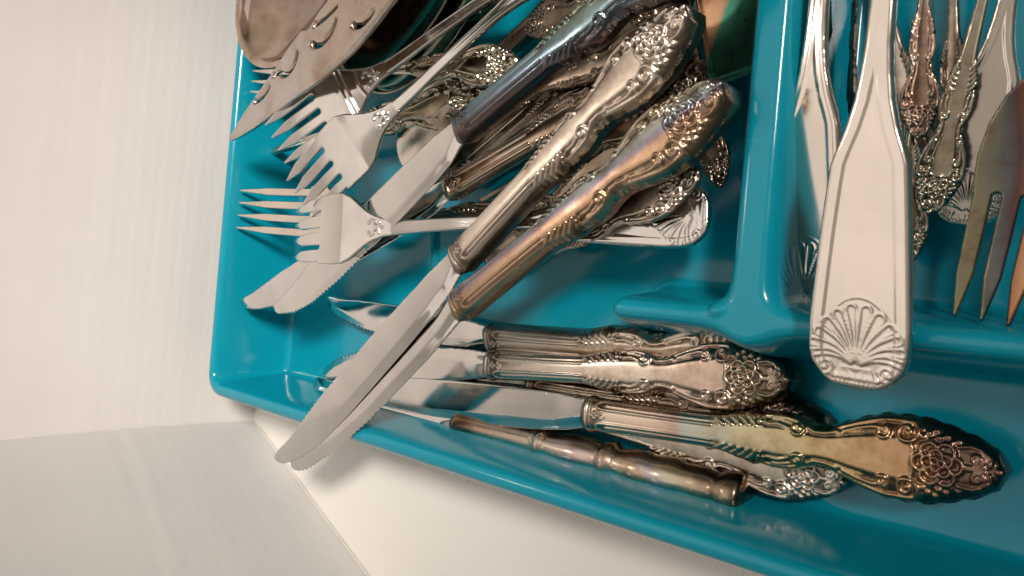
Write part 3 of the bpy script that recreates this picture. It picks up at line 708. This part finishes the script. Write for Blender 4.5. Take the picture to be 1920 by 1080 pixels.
# -- front compartment
knife((922, 684), 11, (1495, 712), 11, -2, silver_b, (606, 692), 7, 'silver ornate knife with pinkish patch before the dark rose end, the middle one in front', GK, flip=-1, W=14)
knife((922, 634), 8, (1470, 672), 6, 24, silver, (612, 571), 5, 'ornate knife half hidden behind the middle knife of the front compartment', GK, flip=1, W=13.5)
knife((1108, 775), 13, (1893, 885), 13, -2, gold_t, (640, 722), 8, 'large ornate knife with yellow gold tarnish and a brown rose end, lowest right', GK, flip=1, W=15)
knife((1000, 726), 6, (1560, 806), 6, 18, dark_t, (640, 690), 3, 'dark ornate knife wedged under the two big handles in front', GK, flip=1, W=12)

# bamboo-like knife seen on edge
RB = [(0, 3.4), (0.6, 4.6), (3, 5.2), (6, 5.1), (12, 4.7), (25, 4.6), (36, 4.9), (39.5, 5.1), (40.3, 5.9), (41.6, 5.9), (42.4, 4.9), (44, 4.8), (52, 6.0), (58, 6.0), (62.5, 5.2), (64, 5.3), (65.2, 6.5), (67.5, 6.5), (68.7, 5.0), (70, 4.9), (75, 6.2), (79, 6.6), (82, 6.0), (85, 6.5), (89, 6.5), (92, 5.6), (95, 5.9), (99, 5.9), (102, 5.3), (103, 6.4), (107.5, 6.4), (108.6, 5.6), (108.9, 0.1)]
ME_BAMBOO = lathe('handle', [(0, 0.1, 0.1)]+[(a, b_*0.86, b_*1.0) for a, b_ in RB], 10)
M, s = place((857, 790), 9, (1400, 928), 9, 0, 108.9, 20)
t = empty('table_knife', M, 'round handled knife with raised rings and banded coppery tarnish, lowest in the front compartment', 'knife')
link('handle', ME_BAMBOO, bamboo_t, t)
b_ = link('blade', blade(92, 12.0), steel, t); b_.matrix_local = Matrix.Rotation(math.radians(-62), 4, 'X')
print('bamboo', s)

def flat_piece(name, pa, za, pb, zb, roll, mat, label, cat, head=None, headx=0.0, hs=1.0, hmat=None, xa=0.0, xb=103.0, group=None, scale=None):
    M, s = place(pa, za, pb, zb, xa, xb, roll, scale)
    t = empty(name, M, label, cat, group)
    link('handle', ME_FLAT, mat, t)
    if head is not None:
        nm = 'fork_head' if cat == 'fork' else 'bowl'
        h_ = link(nm, head, hmat or mat, t); h_.location = (headx*MM, 0, 0)
        if cat == 'spoon': h_.matrix_local = Matrix.Translation((headx*MM, 0, 0)) @ Matrix.Diagonal((hs, hs, hs, 1))
    print('  flat %-50s s=%.3f' % (label[:50], s))
    return t
# ornate handle whose scrolled edge shows below the gold knife
flat_piece('ornate_spoon', (1060, 778), 4, (1590, 905), 6, 6, silver, 'ornate handled spoon with beaded scroll edge lying under the gold tarnished knife', 'spoon')

# -- forks, big compartment
GF = 'plain stainless forks lying face down'
plain_fork((640, 428), 42, (1335, 403), 19, 42, 193, 0, 'plain stainless fork with a shell on its handle end beside the upright divider', GF, head=ME_FORKVERY, la=3)
plain_fork((571, 360), 35, (712, 225), 50, 0, 60.5, 0, 'plain stainless fork in the middle of the three face down forks, over the pale bowl', GF, head=ME_FORKBENT,
           pose=([[0.7477, -0.5197, 0.4132], [0.6183, 0.7719, -0.1479], [-0.2421, 0.3661, 0.8985]], (-67.8, 25.2, 49.6), 0.80))
plain_fork((488, 264), 41, (700, 150), 46, 0, 60.5, 0, 'uppermost of the three face down stainless forks, flower boss at its neck', GF,
           pose=([[0.8354, -0.3751, 0.4016], [0.4815, 0.852, -0.2056], [-0.2651, 0.3652, 0.8924]], (-83.0, 46.2, 50.5), 0.84))

M, s = place((448, 392), 31, (1130, 420), 6, 0, 197, 0, la=6)
t = empty('ornate_fork', M, 'fork on the tray floor whose four long tines reach towards the left wall', 'fork')
link('fork_head', ME_LONGTINES, silver_p, t)
h_ = link('handle', ME_FLAT, dark_t, t); h_.location = (94*MM, 0, 3.0*MM)
print('F4', s)
M, s = place((474, 143), 32, (988, 126), 24, 0, 205, 0, la=6)
t = empty('ornate_fork', M, 'fork half hidden under the pointed server, its tine tips showing beside the left wall', 'fork')
link('fork_head', ME_LONGTINES, silver_p, t)
h_ = link('handle', ME_FLAT, olive_t, t); h_.location = (102*MM, 0, 3.5*MM)
print('F5', s)

ME_BOWL = spoon_bowl('bowl', 27, 20, 2.2, up=False)
flat_piece('ornate_spoon', (806, 250), 17, (1290, 62), 22, 0, dark_t, 'small spoon with a pale rounded bowl beneath the forks and a dark handle', 'spoon', ME_BOWL, -46.0, 1.0, silver_p, xa=-46, xb=103)

flat_piece('ornate_spoon', (1000, 490), 24, (1316, 322), 27, 0, silver, 'silver ornate spoon handle showing below the rainbow tarnished knife', 'spoon', xa=20, xb=103)
GD = 'dark tarnished spoons buried in the pile'
flat_piece('ornate_spoon', (1290, -50), 30, (985, 56), 22, 0, dark_t, 'dark ornate spoon handle pointing left between the long fork and the blue knife', 'spoon', xa=0, xb=103)
flat_piece('ornate_spoon', (1296, 20), 10, (1352, 352), 12, 0, dark_t, 'black tarnished spoon handle deep behind the rainbow knife near the upright divider', 'spoon', xa=-10, xb=103)
flat_piece('ornate_spoon', (960, 350), 8, (1262, 205), 14, -6, dark_t, 'dark spoon buried in the pile between the pale and the brown knife handles', 'spoon', xa=0, xb=103)
flat_piece('ornate_spoon', (1000, 440), 7, (1330, 205), 10, 5, dark_t, 'dark spoon buried in the pile between the pale and the rainbow knife handles', 'spoon', xa=-10, xb=103)
flat_piece('ornate_spoon', (910, 300), 12, (1170, 96), 20, -8, dark_t, 'dark scrolled spoon handle between the blue knife and the pale knife', 'spoon', xa=0, xb=103)

def dark_knife(pa, za, pb, zb, roll, label):
    M, s = place(pa, za, pb, zb, 0, 103, roll)
    t = empty('table_knife', M, label, 'knife', 'dark knives buried in the pile')
    link('handle', ME_HANDLE, dark_t, t); link('collar', ME_COLLAR, dark_t, t)
    print('  dark', s)
dark_knife((925, 492), 8, (1352, 118), 9, 10, 'dark tarnished knife handle buried between the pale knife and the rainbow stained one')
dark_knife((872, 330), 9, (1285, -20), 12, -12, 'dark tarnished knife handle buried between the blue black knife and the pale one')
dark_knife((905, 130), 12, (1190, -120), 16, 8, 'added dark knife handle filling the shadowed gap behind the long plain fork')  # added dark handle standing in for shade on the tray floor

dark_knife((690, 405), 6, (1075, 170), 8, 5, 'dark tarnished knife handle on the tray floor under the round pale spoon bowl')
flat_piece('ornate_spoon', (600, 262), 16, (925, 178), 16, 0, olive_t, 'olive stained spoon handle half hidden beneath the middle plain fork', 'spoon', xa=10, xb=103)
flat_piece('ornate_spoon', (1080, -60), 14, (812, 92), 12, 0, dark_t, 'dark spoon handle on the tray floor between the two long fork handles', 'spoon', xa=0, xb=103)
flat_piece('ornate_spoon', (1792, -80), 8, (1792, 320), 6, 8, dark_t, 'dark spoon handle lying deep between the rose copper and the olive handles', 'spoon', xa=0, xb=103)
flat_piece('ornate_spoon', (1648, -80), 6, (1742, 395), 4, 0, silver, 'silver spoon handle on the tray floor behind the rose copper handle', 'spoon', xa=0, xb=103)

# -- big spoons and the pierced server, top left
ME_BIG = spoon_bowl('bowl', 46, 31, 13.0, up=True, res=0.6, pw=1.0, rim=0.8)
M, s = place((560, -60), 46, (760, -230), 48, 0, 60, 0)
t = empty('serving_spoon', M, 'large round serving spoon bowl with amber tarnish at the top left corner of the tray', 'spoon')
link('bowl', ME_BIG, bowl_t, t)
ME_BIGUP = spoon_bowl('bowl', 46, 27, 10.0, up=True, res=0.7, rim=0.5)
for (pa, pb, z_, lb) in (((775, 42), (905, -60), 24, 'large dark serving spoon bowl facing up beneath the uppermost fork'),
                         ((735, 14), (870, -88), 31, 'second dark serving spoon bowl nested behind the pointed server')):
    M, s = place(pa, z_, pb, z_+2, 0, 60, 0, scale=0.80)
    t = empty('serving_spoon', M, lb, 'spoon', 'dark nested serving spoons')
    link('bowl', ME_BIGUP, deep_t, t)

def server_mesh():
    up = prof([(0, 0.1), (4, 2.2), (10, 4.4), (20, 7.0), (30, 9.2), (38, 11.6), (44, 12.6), (47, 10.5), (52, 12.5), (60, 13.5), (75, 11), (90, 7), (110, 3), (130, 3)], 3001, 10)
    lo = prof([(0, -0.1), (6, -2.2), (14, -4.2), (26, -6.2), (38, -8.0), (50, -10.2), (62, -10.6), (80, -8), (100, -4), (130, -3)], 3001, 14)
    def arc(cx, cy, r_, a0, a1, n=12): return [(cx+r_*math.cos(math.radians(a)), cy+r_*math.sin(math.radians(a))) for a in np.linspace(a0, a1, n)]
    slots = [arc(22, 12, 8.6, 240, 300), arc(36.5, 7.2, 4.6, 195, 350), [(29, 6.9), (32, 6.0)], arc(53, 7.0, 6.0, 205, 330), [(49.5, 9.6), (54, 8.4), (59, 8.2)], arc(70, 1, 7, 210, 290)]
    slots = [[(a, b_*0.62) for a, b_ in q] for q in slots]
    def phi(X, Y):
        f = np.maximum(np.maximum(Y-0.62*up(X), 0.62*lo(X)-Y), np.maximum(-X, X-130))
        for s_ in slots: f = np.maximum(f, 0.42-seg_dist(X, Y, s_))
        return f
    zc = lambda X, Y: 0.006*(Y**2)+3.0*ss((X-60)/50)
    return sheet('server_blade', phi, (0, 130, -11, 14.5), 0.32, lambda X, Y, d: zc(X, Y)+1.1*(0.3+0.7*np.sqrt(np.clip(1-(1-np.clip(d/0.6, 0, 1))**2, 0, 1)))-0.004*(Y*Y)*0, lambda X, Y, d: zc(X, Y)-0.3)
M, s = place((434, 264), 45, (640, 62), 57, 0, 58, 0)
t = empty('pierced_server', M, 'pointed pierced server with mauve tarnish, its tip over the left wall of the tray', 'server')
link('server_blade', server_mesh(), server_t, t)
print('server', s)

# copper coloured flat server near the upright divider
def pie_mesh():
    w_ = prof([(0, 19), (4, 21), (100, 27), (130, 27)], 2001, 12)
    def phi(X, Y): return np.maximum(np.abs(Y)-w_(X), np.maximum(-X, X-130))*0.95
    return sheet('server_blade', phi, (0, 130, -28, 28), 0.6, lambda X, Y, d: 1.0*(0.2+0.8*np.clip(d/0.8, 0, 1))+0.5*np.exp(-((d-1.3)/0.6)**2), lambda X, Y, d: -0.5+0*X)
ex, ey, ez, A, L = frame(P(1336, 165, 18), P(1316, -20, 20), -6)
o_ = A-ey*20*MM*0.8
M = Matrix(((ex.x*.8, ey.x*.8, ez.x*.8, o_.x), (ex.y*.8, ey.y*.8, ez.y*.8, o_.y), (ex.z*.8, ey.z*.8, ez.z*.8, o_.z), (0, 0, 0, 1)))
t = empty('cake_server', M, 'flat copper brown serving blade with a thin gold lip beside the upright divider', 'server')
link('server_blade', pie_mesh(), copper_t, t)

# -- right compartment
def fiddle(pe, ze, pf, zf_, dist, roll, label, mat=None, group='plain stainless shell handles standing in the right compartment'):
    M, s = place(pe, ze, pf, zf_, 0, dist, roll)
    t = empty('plain_spoon', M, label, 'spoon', group); link('handle', ME_FIDDLE, mat or steel_plain, t)
    print('  fiddle', label[:40], s); return t
fiddle((1606, 729), 34, (1674, 0), 42, 77, 0, 'big bright stainless handle with a fluted shell at its end, lying over the front divider')
fiddle((1514, 588), 14, (1562, 0), 24, 74, -12, 'stainless shell handle in shade, left of and beneath the big bright handle')
fiddle((1806, 425), 9, (1893, -10), 18, 70, 10, 'narrow stainless handle passing behind the tarnished serving fork')
flat_piece('ornate_spoon', (1622, -40), 20, (1600, 245), 20, 62, dark_t, 'ornate handle seen on edge between the two shell handles', 'spoon', xa=30, xb=103)
flat_piece('ornate_spoon', (1738, -90), 22, (1722, 262), 16, -10, rose_t, 'rose copper coloured ornate handle right of the big bright handle', 'spoon', xa=10, xb=103)
flat_piece('ornate_spoon', (1858, -60), 28, (1742, 402), 18, -14, olive_t, 'olive gold ornate handle with bright glints, its rose end pointing down', 'spoon', xa=5, xb=103)
flat_piece('ornate_spoon', (1712, 160), 10, (1704, 492), 8, -10, olive_t, 'ornate handle end low beside the big bright handle, deepest in the right compartment', 'spoon', xa=10, xb=103)

Wmeat = [(32, 11.5), (37, 12.2), (42, 12.4), (50, 11.5), (57, 9.0), (62, 5.5), (67, 3.2), (76, 2.4), (110, 2.4)]
ME_MEAT = fork_head('fork_head', 32, 6.2, 4, 1.9, Wmeat, 110.0, lambda X, Y: 3.5*np.clip((30-X)/30, 0, 1)**2+5*ss((X-45)/30)+0.010*Y*Y, T=1.3, tipw=0.5)
M, s = place((1868, 606), 20, (1982, 130), 26, 0, 64, 4)
t = empty('serving_fork', M, 'wide serving fork with peacock tarnish pointing its tines at the front divider', 'fork')
link('fork_head', ME_MEAT, fork_t, t); print('meat', s)
